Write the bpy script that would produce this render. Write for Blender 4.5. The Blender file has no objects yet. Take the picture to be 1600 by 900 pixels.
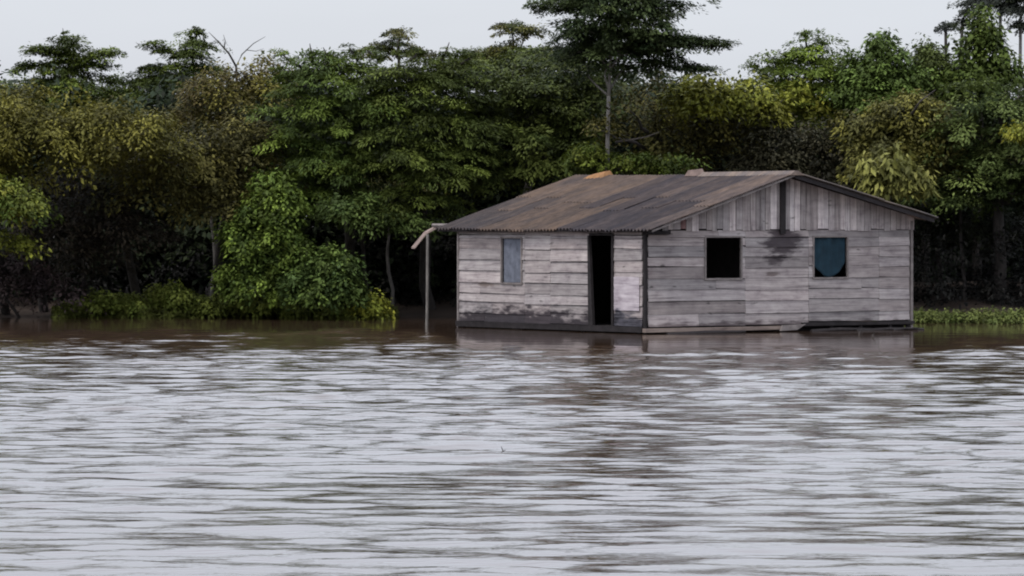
import bpy, math, random
import numpy as np
from mathutils import Vector

R = math.radians
S = bpy.context.scene
COL = S.collection

# ------------------------------------------------------------------ camera, sky, sun, exposure
F = 6800.0          # focal length in photo pixels (long telephoto)
CH = 2.6            # eye height above the river
HY = 345.0          # horizon row of the photo
cam = bpy.data.cameras.new('camera')
cam.sensor_width = 36.0
cam.lens = 36.0 * F / 1600.0
cam.shift_y = -(450.0 - HY) / 1600.0
cam.clip_start = 1.0
cam.clip_end = 6000.0
co = bpy.data.objects.new('camera', cam)
co.location = (0, 0, CH)
co.rotation_euler = (R(90), 0, 0)
COL.objects.link(co)
S.camera = co

SUN_EL, SUN_AZ = 60.0, 215.0     # azimuth clockwise from +Y (north): behind the camera, to the left
w = bpy.data.worlds.new('World')
S.world = w
w.use_nodes = True
nt = w.node_tree
nt.nodes.clear()
wo = nt.nodes.new('ShaderNodeOutputWorld')
sky = nt.nodes.new('ShaderNodeTexSky')
sky.sky_type = 'NISHITA'
sky.sun_disc = False
sky.sun_elevation = R(SUN_EL)
sky.sun_rotation = R(SUN_AZ)
sky.dust_density = 4.0
bg1 = nt.nodes.new('ShaderNodeBackground')
bg1.inputs[1].default_value = 0.05
nt.links.new(sky.outputs[0], bg1.inputs[0])
# overcast layer: brighter towards the zenith, faint cloud mottling
tc = nt.nodes.new('ShaderNodeTexCoord')
sx = nt.nodes.new('ShaderNodeSeparateXYZ')
nt.links.new(tc.outputs['Generated'], sx.inputs[0])
mr = nt.nodes.new('ShaderNodeMapRange')
mr.interpolation_type = 'SMOOTHSTEP'
mr.inputs['From Min'].default_value = 0.03
mr.inputs['From Max'].default_value = 0.42
mr.inputs['To Min'].default_value = 1.00
mr.inputs['To Max'].default_value = 2.15
nt.links.new(sx.outputs['Z'], mr.inputs['Value'])
nz = nt.nodes.new('ShaderNodeTexNoise')
nz.inputs['Scale'].default_value = 3.0
nz.inputs['Detail'].default_value = 5.0
mp = nt.nodes.new('ShaderNodeMapping')
mp.inputs['Scale'].default_value = (1.5, 1.5, 6.0)
nt.links.new(tc.outputs['Generated'], mp.inputs[0])
nt.links.new(mp.outputs[0], nz.inputs['Vector'])
mr2 = nt.nodes.new('ShaderNodeMapRange')
mr2.inputs['From Min'].default_value = 0.3
mr2.inputs['From Max'].default_value = 0.7
mr2.inputs['To Min'].default_value = 0.94
mr2.inputs['To Max'].default_value = 1.06
nt.links.new(nz.outputs['Fac'], mr2.inputs['Value'])
mm = nt.nodes.new('ShaderNodeMath')
mm.operation = 'MULTIPLY'
nt.links.new(mr.outputs[0], mm.inputs[0])
nt.links.new(mr2.outputs[0], mm.inputs[1])
bg2 = nt.nodes.new('ShaderNodeBackground')
bg2.inputs[0].default_value = (0.503, 0.523, 0.573, 1)
nt.links.new(mm.outputs[0], bg2.inputs[1])
ad = nt.nodes.new('ShaderNodeAddShader')
nt.links.new(bg1.outputs[0], ad.inputs[0])
nt.links.new(bg2.outputs[0], ad.inputs[1])
nt.links.new(ad.outputs[0], wo.inputs[0])

sl = bpy.data.lights.new('sun', 'SUN')
sl.energy = 1.5
sl.angle = R(12)
sl.color = (1.0, 0.96, 0.90)
so = bpy.data.objects.new('sun', sl)
sd = Vector((math.sin(R(SUN_AZ)) * math.cos(R(SUN_EL)), math.cos(R(SUN_AZ)) * math.cos(R(SUN_EL)), math.sin(R(SUN_EL))))
so.rotation_euler = sd.to_track_quat('Z', 'Y').to_euler()
so.location = (-20, -20, 60)
COL.objects.link(so)

S.view_settings.view_transform = 'Standard'
S.view_settings.look = 'None'
S.view_settings.exposure = 0.27
S.view_settings.gamma = 1.0
S.cycles.filter_width = 2.0      # soft, long-zoom optics
S.cycles.max_bounces = 6
S.cycles.diffuse_bounces = 3
S.cycles.transparent_max_bounces = 4

# ------------------------------------------------------------------ helpers
rng = np.random.default_rng(11)
rnd = random.Random(5)


def at(px, py, Y):
    return Vector(((px - 800.0) / F * Y, Y, CH + (HY - py) / F * Y))


def tag(o, label=None, cat=None, group=None, kind=None):
    if label: o['label'] = label
    if cat: o['category'] = cat
    if group: o['group'] = group
    if kind: o['kind'] = kind
    return o


def empty(name, loc, rz=0.0):
    o = bpy.data.objects.new(name, None)
    o.empty_display_size = 0.3
    o.location = loc
    o.rotation_euler = (0, 0, rz)
    COL.objects.link(o)
    return o


def link_mesh(name, verts, faces, mat, parent=None, cols=None, smooth=False):
    me = bpy.data.meshes.new(name)
    if isinstance(verts, np.ndarray):
        nv = len(verts)
        fa = np.asarray(faces)
        me.vertices.add(nv)
        me.vertices.foreach_set('co', verts.astype(np.float32).ravel())
        k = fa.shape[1]
        me.loops.add(fa.size)
        me.loops.foreach_set('vertex_index', fa.astype(np.int32).ravel())
        me.polygons.add(len(fa))
        me.polygons.foreach_set('loop_start', (np.arange(len(fa)) * k).astype(np.int32))
        me.polygons.foreach_set('loop_total', np.full(len(fa), k, dtype=np.int32))
        me.update(calc_edges=True)
    else:
        me.from_pydata(verts, [], faces)
        me.update()
    if cols is not None:
        a = me.color_attributes.new('col', 'FLOAT_COLOR', 'POINT')
        c = np.ones((len(me.vertices), 4), dtype=np.float32)
        c[:, :3] = np.asarray(cols)
        a.data.foreach_set('color', c.ravel())
    if smooth:
        me.polygons.foreach_set('use_smooth', np.ones(len(me.polygons), dtype=bool))
    me.materials.append(mat)
    o = bpy.data.objects.new(name, me)
    COL.objects.link(o)
    if parent is not None:
        o.parent = parent
    return o


class MB:
    """collects boxes, bars and tubes of ONE part"""
    def __init__(self):
        self.v, self.f, self.c = [], [], []

    def hexa(self, pts, col=(1, 1, 1)):
        # pts: 4 bottom corners ccw, 4 top corners ccw
        b = len(self.v)
        self.v += [tuple(p) for p in pts]
        self.c += [col] * 8
        for q in ((3, 2, 1, 0), (4, 5, 6, 7), (0, 1, 5, 4), (1, 2, 6, 5), (2, 3, 7, 6), (3, 0, 4, 7)):
            self.f.append(tuple(b + i for i in q))

    def box(self, x0, x1, y0, y1, z0, z1, col=(1, 1, 1), j=0.0):
        def q(a): return a + (rnd.uniform(-j, j) if j else 0)
        self.hexa([(q(x0), q(y0), q(z0)), (q(x1), q(y0), q(z0)), (q(x1), q(y1), q(z0)), (q(x0), q(y1), q(z0)),
                   (q(x0), q(y0), q(z1)), (q(x1), q(y0), q(z1)), (q(x1), q(y1), q(z1)), (q(x0), q(y1), q(z1))], col)

    def tube(self, pts, rad, n=7, col=(1, 1, 1)):
        pts = [Vector(p) for p in pts]
        b = len(self.v)
        for i, p in enumerate(pts):
            d = (pts[min(i + 1, len(pts) - 1)] - pts[max(i - 1, 0)]).normalized()
            a = Vector((0, 0, 1)) if abs(d.z) < 0.9 else Vector((1, 0, 0))
            u = d.cross(a).normalized()
            v = d.cross(u).normalized()
            r = rad[i] if isinstance(rad, (list, tuple)) else rad
            for k in range(n):
                t = 2 * math.pi * k / n
                self.v.append(tuple(p + u * (r * math.cos(t)) + v * (r * math.sin(t))))
                self.c.append(col)
        for i in range(len(pts) - 1):
            for k in range(n):
                k2 = (k + 1) % n
                self.f.append((b + i * n + k, b + i * n + k2, b + (i + 1) * n + k2, b + (i + 1) * n + k))
        self.f.append(tuple(b + k for k in range(n))[::-1])
        self.f.append(tuple(b + (len(pts) - 1) * n + k for k in range(n)))

    def build(self, name, mat, parent=None, smooth=False):
        return link_mesh(name, self.v, self.f, mat, parent, self.c, smooth)


# ------------------------------------------------------------------ materials
class NT:
    def __init__(self, name):
        self.m = bpy.data.materials.new(name)
        self.m.use_nodes = True
        self.t = self.m.node_tree
        self.b = self.t.nodes['Principled BSDF']
        self.out = self.t.nodes['Material Output']

    def n(self, kind, **kw):
        x = self.t.nodes.new(kind)
        for k, v in kw.items():
            setattr(x, k, v)
        return x

    def l(self, a, b):
        self.t.links.new(a, b)

    def noise(self, scale, detail=4, vec=None, mscale=None, rough=0.55, dist=0.0):
        x = self.n('ShaderNodeTexNoise')
        x.inputs['Scale'].default_value = scale
        x.inputs['Detail'].default_value = detail
        x.inputs['Roughness'].default_value = rough
        x.inputs['Distortion'].default_value = dist
        tcn = self.n('ShaderNodeTexCoord')
        src = tcn.outputs['Object']
        if mscale:
            mpn = self.n('ShaderNodeMapping')
            mpn.inputs['Scale'].default_value = mscale
            self.l(src, mpn.inputs[0])
            src = mpn.outputs[0]
        self.l(src, x.inputs['Vector'])
        return x.outputs['Fac']

    def ramp(self, fac, stops):
        x = self.n('ShaderNodeValToRGB')
        els = x.color_ramp.elements
        els[0].position, els[0].color = stops[0][0], tuple(stops[0][1]) + (1,)
        els[1].position, els[1].color = stops[-1][0], tuple(stops[-1][1]) + (1,)
        for p, c in stops[1:-1]:
            e = els.new(p)
            e.color = tuple(c) + (1,)
        self.l(fac, x.inputs[0])
        return x.outputs[0]

    def mix(self, a, b, fac=None, mode='MIX', f=1.0):
        x = self.n('ShaderNodeMix', data_type='RGBA', blend_type=mode)
        x.inputs[0].default_value = f
        if fac is not None: self.l(fac, x.inputs[0])
        for s, i in ((a, 6), (b, 7)):
            if isinstance(s, tuple): x.inputs[i].default_value = s + (1,)
            else: self.l(s, x.inputs[i])
        return x.outputs[2]

    def math(self, op, a, b=0.0, c=None):
        x = self.n('ShaderNodeMath', operation=op)
        for i, s in enumerate((a, b, c)):
            if s is None: continue
            if isinstance(s, (int, float)): x.inputs[i].default_value = s
            else: self.l(s, x.inputs[i])
        return x.outputs[0]

    def bump(self, h, strength=0.3, dist=0.01):
        x = self.n('ShaderNodeBump')
        x.inputs['Strength'].default_value = strength
        x.inputs['Distance'].default_value = dist
        self.l(h, x.inputs['Height'])
        self.l(x.outputs[0], self.b.inputs['Normal'])


def g(v): return (v, v, v)


def mat_leaf():
    m = NT('leaf')
    a = m.n('ShaderNodeAttribute', attribute_name='col')
    n = m.noise(9.0, 2)
    c = m.mix(a.outputs['Color'], m.ramp(n, [(0.3, g(0.75)), (0.7, g(1.25))]), mode='MULTIPLY')
    m.l(c, m.b.inputs['Base Color'])
    m.b.inputs['Roughness'].default_value = 0.55
    m.b.inputs['Specular IOR Level'].default_value = 0.10
    tr = m.n('ShaderNodeBsdfTranslucent')
    m.l(c, tr.inputs[0])
    ms = m.n('ShaderNodeMixShader')
    ms.inputs[0].default_value = 0.22
    m.l(m.b.outputs[0], ms.inputs[1])
    m.l(tr.outputs[0], ms.inputs[2])
    m.l(ms.outputs[0], m.out.inputs[0])
    return m.m


def mat_bark(name, c0, c1):
    m = NT(name)
    n = m.noise(5.0, 6, mscale=(3, 3, 0.8))
    m.l(m.ramp(n, [(0.3, c0), (0.7, c1)]), m.b.inputs['Base Color'])
    m.b.inputs['Roughness'].default_value = 0.9
    m.bump(n, 0.6, 0.03)
    return m.m


def mat_planks(name, mscale, stains=None):
    """bare weathered boards: per-board tint x grain, knots, stains with a shape of their own"""
    m = NT(name)
    a = m.n('ShaderNodeAttribute', attribute_name='col')
    grain = m.noise(2.2, 8, mscale=mscale, rough=0.68, dist=0.5)
    blotch = m.noise(2.4, 6, mscale=(1, 1, 2.0), rough=0.65)
    c = m.mix(a.outputs['Color'], m.ramp(grain, [(0.30, (0.38, 0.36, 0.38)), (0.45, (0.86, 0.84, 0.86)), (0.60, (1.06, 1.05, 1.06)), (0.72, (1.42, 1.42, 1.42))]), mode='MULTIPLY')
    c = m.mix(c, m.ramp(blotch, [(0.30, (0.66, 0.62, 0.66)), (0.45, (0.93, 0.91, 0.93)), (0.7, (1.2, 1.2, 1.2))]), mode='MULTIPLY')
    knots = m.noise(3.1, 3, mscale=(1, 1, 2.6), rough=0.4)
    c = m.mix(c, (0.86, 0.84, 0.79), mode='MULTIPLY')
    c = m.mix(c, m.ramp(knots, [(0.68, g(1.0)), (0.76, g(0.38))]), mode='MULTIPLY')
    if stains:
        for (cx, cy, cz, rx, ry, rz, dark) in stains:
            tcn = m.n('ShaderNodeTexCoord')
            mpn = m.n('ShaderNodeMapping')
            mpn.vector_type = 'POINT'
            mpn.inputs['Location'].default_value = (-cx / rx, -cy / ry, -cz / rz)
            mpn.inputs['Scale'].default_value = (1 / rx, 1 / ry, 1 / rz)
            m.l(tcn.outputs['Object'], mpn.inputs[0])
            ln = m.n('ShaderNodeVectorMath', operation='LENGTH')
            m.l(mpn.outputs[0], ln.inputs[0])
            nn = m.noise(2.4, 5, mscale=(1.0, 1.0, 3.5))
            d = m.math('ADD', ln.outputs['Value'], m.math('MULTIPLY', m.math('SUBTRACT', nn, 0.5), 2.2))
            c = m.mix(c, m.ramp(d, [(0.55, dark), (1.0, g(1.0))]), mode='MULTIPLY')
    m.l(c, m.b.inputs['Base Color'])
    m.b.inputs['Roughness'].default_value = 0.85
    m.b.inputs['Specular IOR Level'].default_value = 0.25
    m.bump(grain, 0.5, 0.01)
    return m.m


def mat_roof():
    m = NT('roof_sheet')
    a = m.n('ShaderNodeAttribute', attribute_name='col')
    n1 = m.noise(1.1, 6, mscale=(0.7, 2.0, 1))
    n2 = m.noise(7.0, 5, mscale=(0.6, 2.2, 1))
    c = m.mix(a.outputs['Color'], m.ramp(n1, [(0.35, (0.66, 0.68, 0.74)), (0.65, (1.3, 1.18, 1.02))]), mode='MULTIPLY')
    c = m.mix(c, m.ramp(n2, [(0.35, g(0.78)), (0.68, g(1.25))]), mode='MULTIPLY')
    m.l(c, m.b.inputs['Base Color'])
    m.b.inputs['Roughness'].default_value = 0.8
    m.b.inputs['Specular IOR Level'].default_value = 0.2
    m.bump(n2, 0.3, 0.01)
    return m.m


def mat_plain(name, col, rough=0.8, var=0.25, scale=6.0):
    m = NT(name)
    n = m.noise(scale, 5)
    lo = tuple(c * (1 - var) for c in col)
    hi = tuple(c * (1 + var) for c in col)
    m.l(m.ramp(n, [(0.3, lo), (0.7, hi)]), m.b.inputs['Base Color'])
    m.b.inputs['Roughness'].default_value = rough
    m.b.inputs['Specular IOR Level'].default_value = 0.25
    m.bump(n, 0.3, 0.01)
    return m.m


def mat_water():
    m = NT('river_water')
    m.b.inputs['Base Color'].default_value = (0.054, 0.034, 0.023, 1)
    m.b.inputs['Roughness'].default_value = 0.04
    m.b.inputs['IOR'].default_value = 1.62
    a = m.noise(1.0, 4, mscale=(1.0, 4.0, 1), rough=0.6)
    at_ = m.n('ShaderNodeAttribute', attribute_name='col')
    x = m.n('ShaderNodeBump')
    m.l(at_.outputs['Fac'], x.inputs['Strength'])
    x.inputs['Distance'].default_value = 0.06
    m.l(a, x.inputs['Height'])
    m.l(x.outputs[0], m.b.inputs['Normal'])
    return m.m


M = {
    'leaf': mat_leaf(),
    'bark': mat_bark('bark_dark', (0.016, 0.013, 0.012), (0.05, 0.042, 0.038)),
    'bark_pale': mat_bark('bark_pale', (0.08, 0.074, 0.068), (0.19, 0.175, 0.16)),
    'water': mat_water(),
    'roof': mat_roof(),
    'cloth': mat_plain('blue_cloth', (0.010, 0.028, 0.042), 0.9, 0.3, 4),
    'tile': mat_plain('orange_tile', (0.24, 0.125, 0.055), 0.8, 0.3),
    'stone': mat_plain('pinkish_stone', (0.17, 0.125, 0.11), 0.9, 0.3),
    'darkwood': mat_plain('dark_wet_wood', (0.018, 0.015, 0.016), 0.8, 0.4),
    'greywood': mat_plain('grey_wood', (0.17, 0.15, 0.145), 0.9, 0.3),
    'palewood': mat_plain('pale_wood', (0.22, 0.17, 0.15), 0.9, 0.25),
    'shutter': mat_plain('blue_grey_shutter', (0.11, 0.12, 0.15), 0.8, 0.35, 5),
    'ground': mat_plain('muddy_ground', (0.030, 0.021, 0.016), 0.95, 0.4, 0.8),
}

# ------------------------------------------------------------------ ground and river
def smooth(e0, e1, x):
    t = np.clip((x - e0) / (e1 - e0), 0, 1)
    return t * t * (3 - 2 * t)


def shore(x):
    return 118.3 - 6.3 * smooth(5, 11, x) - 1.2 * smooth(-8, -13, x) + 0.5 * np.sin(x * 0.9) + 0.3 * np.sin(x * 2.3 + 1)


def grid_mesh(name, xs, ys, zf, mat, cols=None):
    X, Y = np.meshgrid(xs, ys)
    Z = zf(X, Y)
    V = np.stack([X.ravel(), Y.ravel(), Z.ravel()], 1)
    nx, ny = len(xs), len(ys)
    i = (np.arange(ny - 1)[:, None] * nx + np.arange(nx - 1)[None, :]).ravel()
    Fc = np.stack([i, i + 1, i + nx + 1, i + nx], 1)
    cc = cols(X, Y).reshape(-1, 1).repeat(3, 1) if cols else None
    return link_mesh(name, V, Fc, mat, cols=cc, smooth=True)


xs = np.concatenate([np.linspace(-900, -40, 30), np.arange(-38, 38, 0.5), np.linspace(40, 900, 30)])
ys = np.concatenate([np.linspace(-400, 100, 20), np.arange(104, 160, 0.5), np.linspace(165, 2500, 40)])
gr = grid_mesh('ground', xs, ys,
               lambda X, Y: np.clip((Y - shore(X)) * 0.12, -1.6, 0.9) + 0.05 * np.sin(X * 2.1 + Y) * np.sin(Y * 1.7) * (Y < 162), M['ground'])
tag(gr, kind='structure')

NW = 90
wl = np.exp(rng.uniform(np.log(0.42), np.log(2.3), NW))
ang = rng.normal(0, 1, NW) * np.where(wl > 1.1, R(19), R(36)) + R(4)
ph = rng.uniform(0, 2 * np.pi, NW)
amp = wl ** 0.9
amp *= 0.088 / np.sqrt(np.sum((amp * 2 * np.pi / wl) ** 2) / 2)


def chop(X, Y):
    """how much the wind reaches the water: calm under the bank and in the lee of the house"""
    edge = 104.5 - 14.0 * smooth(-2.5, 0.5, X) + 8.0 * smooth(7.5, 10.5, X) + 1.6 * np.sin(X * 1.3) + 1.0 * np.sin(X * 3.1 + 2)
    c = 1 - smooth(-6.0, 1.5, Y - edge)
    # gusts
    gst = 0.85 + 0.25 * np.sin(X * 0.35 + 0.11 * Y) * np.sin(Y * 0.17 + 1.0) + 0.15 * np.sin(X * 0.9 - Y * 0.31)
    side = (1 - smooth(16, 24, np.abs(X))) * smooth(5, 20, Y)
    return np.clip(c * gst, 0, 1.3) * side * (0.80 + 0.20 * smooth(40, 65, Y))


def waves(X, Y):
    Z = np.zeros_like(X)
    for k in range(NW):
        kk = 2 * np.pi / wl[k]
        kx, ky = kk * np.sin(ang[k]), kk * np.cos(ang[k])
        p = kx * X + ky * Y + ph[k]
        Z += amp[k] * (np.sin(p) + 0.22 * np.sin(2 * p + 1.57))
    return Z * (0.05 + chop(X, Y))


xs = np.concatenate([np.linspace(-900, -30, 20), np.arange(-22, 22, 0.11), np.linspace(30, 900, 20)])
ys = np.concatenate([np.linspace(-400, 0, 8), np.arange(8, 24, 1.0), np.arange(25, 60, 0.085), np.arange(60, 121, 0.12), np.linspace(124, 160, 5)])
wat = grid_mesh('river', xs, ys, waves, M['water'], cols=lambda X, Y: 0.03 + 0.28 * chop(X, Y))
tag(wat, kind='structure')

# ------------------------------------------------------------------ the house
HX0, HY0, HR = 3.06, 100.0, R(34)
vx, vy = math.cos(HR), math.sin(HR)          # local +x: along the gable wall
ux, uy = -math.sin(HR), math.cos(HR)         # local +y: along the door wall
WID, LEN = 7.83, 7.76


def gx(px):   # photo column -> distance along the gable wall
    r = (px - 800) / F
    return (r * HY0 - HX0) / (vx - r * vy)


def ly(px):   # photo column -> distance along the door wall
    r = (px - 800) / F
    return (r * HY0 - HX0) / (ux - r * uy)


def gz(px, py): return CH + (HY - py) / F * (HY0 + vy * gx(px))
def lz(px, py): return CH + (HY - py) / F * (HY0 + uy * ly(px))


house = empty('house', (HX0, HY0, 0), HR)
tag(house, 'weathered grey plank house with dark low roof standing in the river edge', 'house')

RX = 3.92                       # ridge
RZ = 3.70
E1X, E1Z = -0.25, 2.40          # eave over the door wall
E2X, E2Z = 8.22, 2.66           # far eave


def roof_z(x):
    if x < RX: return RZ + (E1Z - RZ) * (RX - x) / (RX - E1X)
    return RZ + (E2Z - RZ) * (x - RX) / (E2X - RX)


def wood_tint(lo=0.24, hi=0.42):
    b = rnd.uniform(lo, hi)
    t = rnd.uniform(-0.008, 0.008)
    return (b * 1.0 + t, b * 0.94, b * 0.955 - t * 0.5)


def plank_wall(mb, a0, a1, zedges, openings, put, lo=0.24, hi=0.42, joints=(1.4, 2.9)):
    for k in range(len(zedges) - 1):
        z0, z1 = zedges[k], zedges[k + 1]
        zm = (z0 + z1) / 2
        segs = [(a0, a1)]
        for (o0, o1, oz0, oz1) in openings:
            if oz0 - 0.01 <= zm <= oz1 + 0.01:
                ns = []
                for s0, s1 in segs:
                    if o1 <= s0 or o0 >= s1: ns.append((s0, s1)); continue
                    if o0 > s0: ns.append((s0, o0))
                    if o1 < s1: ns.append((o1, s1))
                segs = ns
        for s0, s1 in segs:
            x = s0
            while x < s1 - 0.02:
                nx = x + rnd.uniform(*joints)
                if s1 - nx < 0.5: nx = s1
                gap = rnd.uniform(0.002, 0.012)
                put(mb, x + 0.003, nx - 0.003, z0 + gap, z1, wood_tint(lo, hi))
                x = nx


def edges(keys, step):
    out = [keys[0]]
    for a, b in zip(keys[:-1], keys[1:]):
        n = max(1, round((b - a) / step))
        for i in range(1, n + 1):
            j = rnd.uniform(-0.045, 0.045) if i < n else 0
            out.append(a + (b - a) * i / n + j)
    return out


def put_gable(mb, x0, x1, z0, z1, col):
    lean = rnd.uniform(0.006, 0.030)
    e = [rnd.uniform(-0.013, 0.013) for _ in range(4)]
    mb.hexa([(x0, -0.028 - lean, z0 + e[0]), (x1, -0.028 - lean, z0 + e[1]), (x1, -lean, z0 + e[1]), (x0, -lean, z0 + e[0]),
             (x0, -0.026, z1 + e[2]), (x1, -0.026, z1 + e[3]), (x1, 0, z1 + e[3]), (x0, 0, z1 + e[2])], col)


def put_side(mb, y0, y1, z0, z1, col):
    lean = rnd.uniform(0.006, 0.030)
    e = [rnd.uniform(-0.013, 0.013) for _ in range(4)]
    mb.hexa([(-0.028 - lean, y1, z0 + e[0]), (-0.028 - lean, y0, z0 + e[1]), (-lean, y0, z0 + e[1]), (-lean, y1, z0 + e[0]),
             (-0.026, y1, z1 + e[2]), (-0.026, y0, z1 + e[3]), (0, y0, z1 + e[3]), (0, y1, z1 + e[2])], col)


# openings measured on the walls
W1 = (gx(1101), gx(1156), gz(1128, 435), gz(1128, 371))
W2 = (gx(1270), gx(1322), gz(1296, 431), gz(1296, 367))
W3 = (ly(817), ly(786), lz(800, 442), lz(800, 372))
D1 = (ly(959), ly(924), 0.10, lz(940, 368))
GB = 0.16       # foot of the walls

gmat = mat_planks('gable_boards', (0.35, 0.35, 9.0), [(3.95, -0.03, 2.12, 0.66, 2.0, 0.46, (0.22, 0.20, 0.22)),
                                                    (3.75, -0.03, 1.68, 0.42, 2.0, 0.16, (0.34, 0.32, 0.34)), (3.9, -0.03, 0.12, 6.5, 2.0, 0.16, (0.40, 0.37, 0.38)),
                                                    (3.6, -0.03, 1.35, 0.22, 2.0, 0.08, (0.5, 0.46, 0.45))])
mb = MB()
for b0, b1 in ((0.06, gx(1163)), (gx(1163), gx(1262)), (gx(1262), gx(1372)), (gx(1372), WID - 0.05)):
    plank_wall(mb, b0, b1, edges([GB + (0.06 if b0 > 4.5 else 0), W1[2], W1[3], 2.38], 0.25), [W1, (W2[0], W2[1], W1[2], W1[3])], put_gable, 0.25, 0.42)
gw = mb.build('gable_wall', gmat, house)
tag(gw, 'grey horizontal board wall with two square windows')

vmat = mat_planks('upright_boards', (8.0, 8.0, 0.45))
mb = MB()
x = 0.45
while x < WID + 0.05:
    wd = rnd.uniform(0.13, 0.24)
    x1 = min(x + wd, WID + 0.08)
    tint = wood_tint(0.30, 0.44) if rnd.random() < 0.75 else wood_tint(0.5, 0.62)
    if 0.5 < x < 1.3 and rnd.random() < 0.6: tint = (0.24, 0.15, 0.15)
    bot = 2.385 + rnd.uniform(-0.03, 0.03)
    y0 = -0.05 - rnd.uniform(0, 0.012)
    zt0, zt1 = roof_z(x + 0.006) - 0.045, roof_z(x1 - 0.006) - 0.045
    if min(zt0, zt1) - bot > 0.03:
        mb.hexa([(x + .006, y0, bot), (x1 - .006, y0, bot), (x1 - .006, y0 + .022, bot), (x + .006, y0 + .022, bot),
                 (x + .006, y0, zt0), (x1 - .006, y0, zt1), (x1 - .006, y0 + .022, zt1), (x + .006, y0 + .022, zt0)], tint)
    x = x1
tag(mb.build('gable_top', vmat, house), 'upright grey boards filling the gable under the roof')

smat = mat_planks('side_boards', (0.35, 0.35, 9.0), [(-0.03, 5.2, 0.14, 2, 4.8, 0.46, (0.14, 0.13, 0.15)),
                                                   (-0.05, 0.75, 0.16, 2, 0.9, 0.42, (0.22, 0.24, 0.30)),
                                                   (-0.03, 6.6, 1.05, 2, 0.6, 0.07, (0.5, 0.45, 0.42))])
mb = MB()
for b0, b1 in ((0.08, D1[1]), (D1[1], ly(862)), (ly(862), ly(822)), (ly(822), LEN - 0.03)):
    plank_wall(mb, b0, b1, edges([GB, W3[2], W3[3], D1[3]], 0.27) + [2.44], [W3, (D1[0], D1[1], 0, D1[3])], put_side, 0.29, 0.44)
sw = mb.build('door_wall', smat, house)
tag(sw, 'pale grey horizontal board wall with the doorway')
mb = MB()
mb.box(-0.062, -0.044, 0.16, D1[0] - 0.10, 0.52, 1.30, (0.50, 0.47, 0.52), 0.008)
tag(mb.build('wall_patch', smat, house), 'pale plywood sheet nailed beside the doorway')

# plain walls at the back, same boards
mb = MB()
plank_wall(mb, 0.06, WID - 0.05, edges([GB, 2.38], 0.26), [], lambda m_, a, b, c, d, k: m_.box(a, b, LEN, LEN + .025, c, d, k, 0.004))
x = 0.0
while x < WID:
    x1 = min(x + 0.2, WID)
    zt0, zt1 = roof_z(x) - 0.05, roof_z(x1) - 0.05
    mb.hexa([(x, LEN + .03, 2.39), (x1 - .008, LEN + .03, 2.39), (x1 - .008, LEN + .052, 2.39), (x, LEN + .052, 2.39),
             (x, LEN + .03, zt0), (x1 - .008, LEN + .03, zt1), (x1 - .008, LEN + .052, zt1), (x, LEN + .052, zt0)], wood_tint())
    x = x1
mb.build('back_wall', gmat, house)
mb = MB()
plank_wall(mb, 0.06, LEN - 0.03, edges([GB, 2.70], 0.26), [], lambda m_, a, b, c, d, k: m_.box(WID, WID + .025, a, b, c, d, k, 0.004))
mb.build('far_wall', gmat, house)
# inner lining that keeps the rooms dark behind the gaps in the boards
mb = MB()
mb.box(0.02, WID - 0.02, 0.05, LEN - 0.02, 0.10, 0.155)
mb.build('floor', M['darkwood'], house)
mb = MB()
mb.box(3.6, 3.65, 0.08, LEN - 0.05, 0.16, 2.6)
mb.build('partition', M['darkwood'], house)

# corner posts, studs
for (x, y, h, nm) in ((-0.035, -0.045, 2.36, 1), (WID + 0.0, -0.04, 2.60, 1), (-0.03, LEN, 2.38, 1), (WID, LEN, 2.6, 1)):
    mb = MB()
    mb.box(x - 0.03, x + 0.035, y - 0.03, y + 0.035, 0.0, h, (1, 1, 1), 0.004)
    mb.build('corner_post', M['darkwood'] if x < 1 and y < 1 else M['greywood'], house)
mb = MB()
mb.box(3.84, 3.98, -0.115, -0.068, 2.30, RZ - 0.10, (1, 1, 1), 0.008)
tag(mb.build('king_post', M['darkwood'], house), 'dark upright post at the middle of the gable')
mb = MB()
mb.box(-0.06, 0.62, -0.14, -0.08, 2.28, 2.37, (1, 1, 1), 0.01)
tag(mb.build('tie_beam', M['darkwood'], house), 'dark beam end under the near eave corner')

# windows
def window(o, plane, mat_frame, t=0.035):
    a0, a1, z0, z1 = o
    mb = MB()
    def bx(p0, p1, q0, q1):
        if plane == 'g': mb.box(p0, p1, -0.062, -0.005, q0, q1, (1, 1, 1), 0.003)
        else: mb.box(-0.062, -0.005, p0, p1, q0, q1, (1, 1, 1), 0.003)
    root = None
    bx(a0 - t, a0 + .004, z0 - t, z1 + t)
    bx(a1 - .004, a1 + t, z0 - t, z1 + t)
    bx(a0 + .006, a1 - .006, z1 - .004, z1 + t)
    bx(a0 + .006, a1 - .006, z0 - t, z0 + .004)
    root = mb.build('window', mat_frame, house)
    return root


wA = tag(window(W1, 'g', M['greywood']), 'open square window, empty and black')
wB = tag(window((W2[0], W2[1], W1[2], W1[3]), 'g', M['greywood']), 'open square window with a blue curtain')
wC = tag(window(W3, 's', M['greywood']), 'narrow window with a blue-grey shutter half drawn')
mb = MB()
hy = (W3[0] + W3[1]) / 2
for k in range(5):
    a = W3[0] + 0.01 + k * (W3[1] - W3[0]) * 0.19
    mb.box(0.0, 0.02, a, a + (W3[1] - W3[0]) * 0.2 - 0.01, W3[2] + 0.01, W3[3] - 0.01, (1, 1, 1), 0.003)
mb.build('shutter', M['shutter'], wC)

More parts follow.
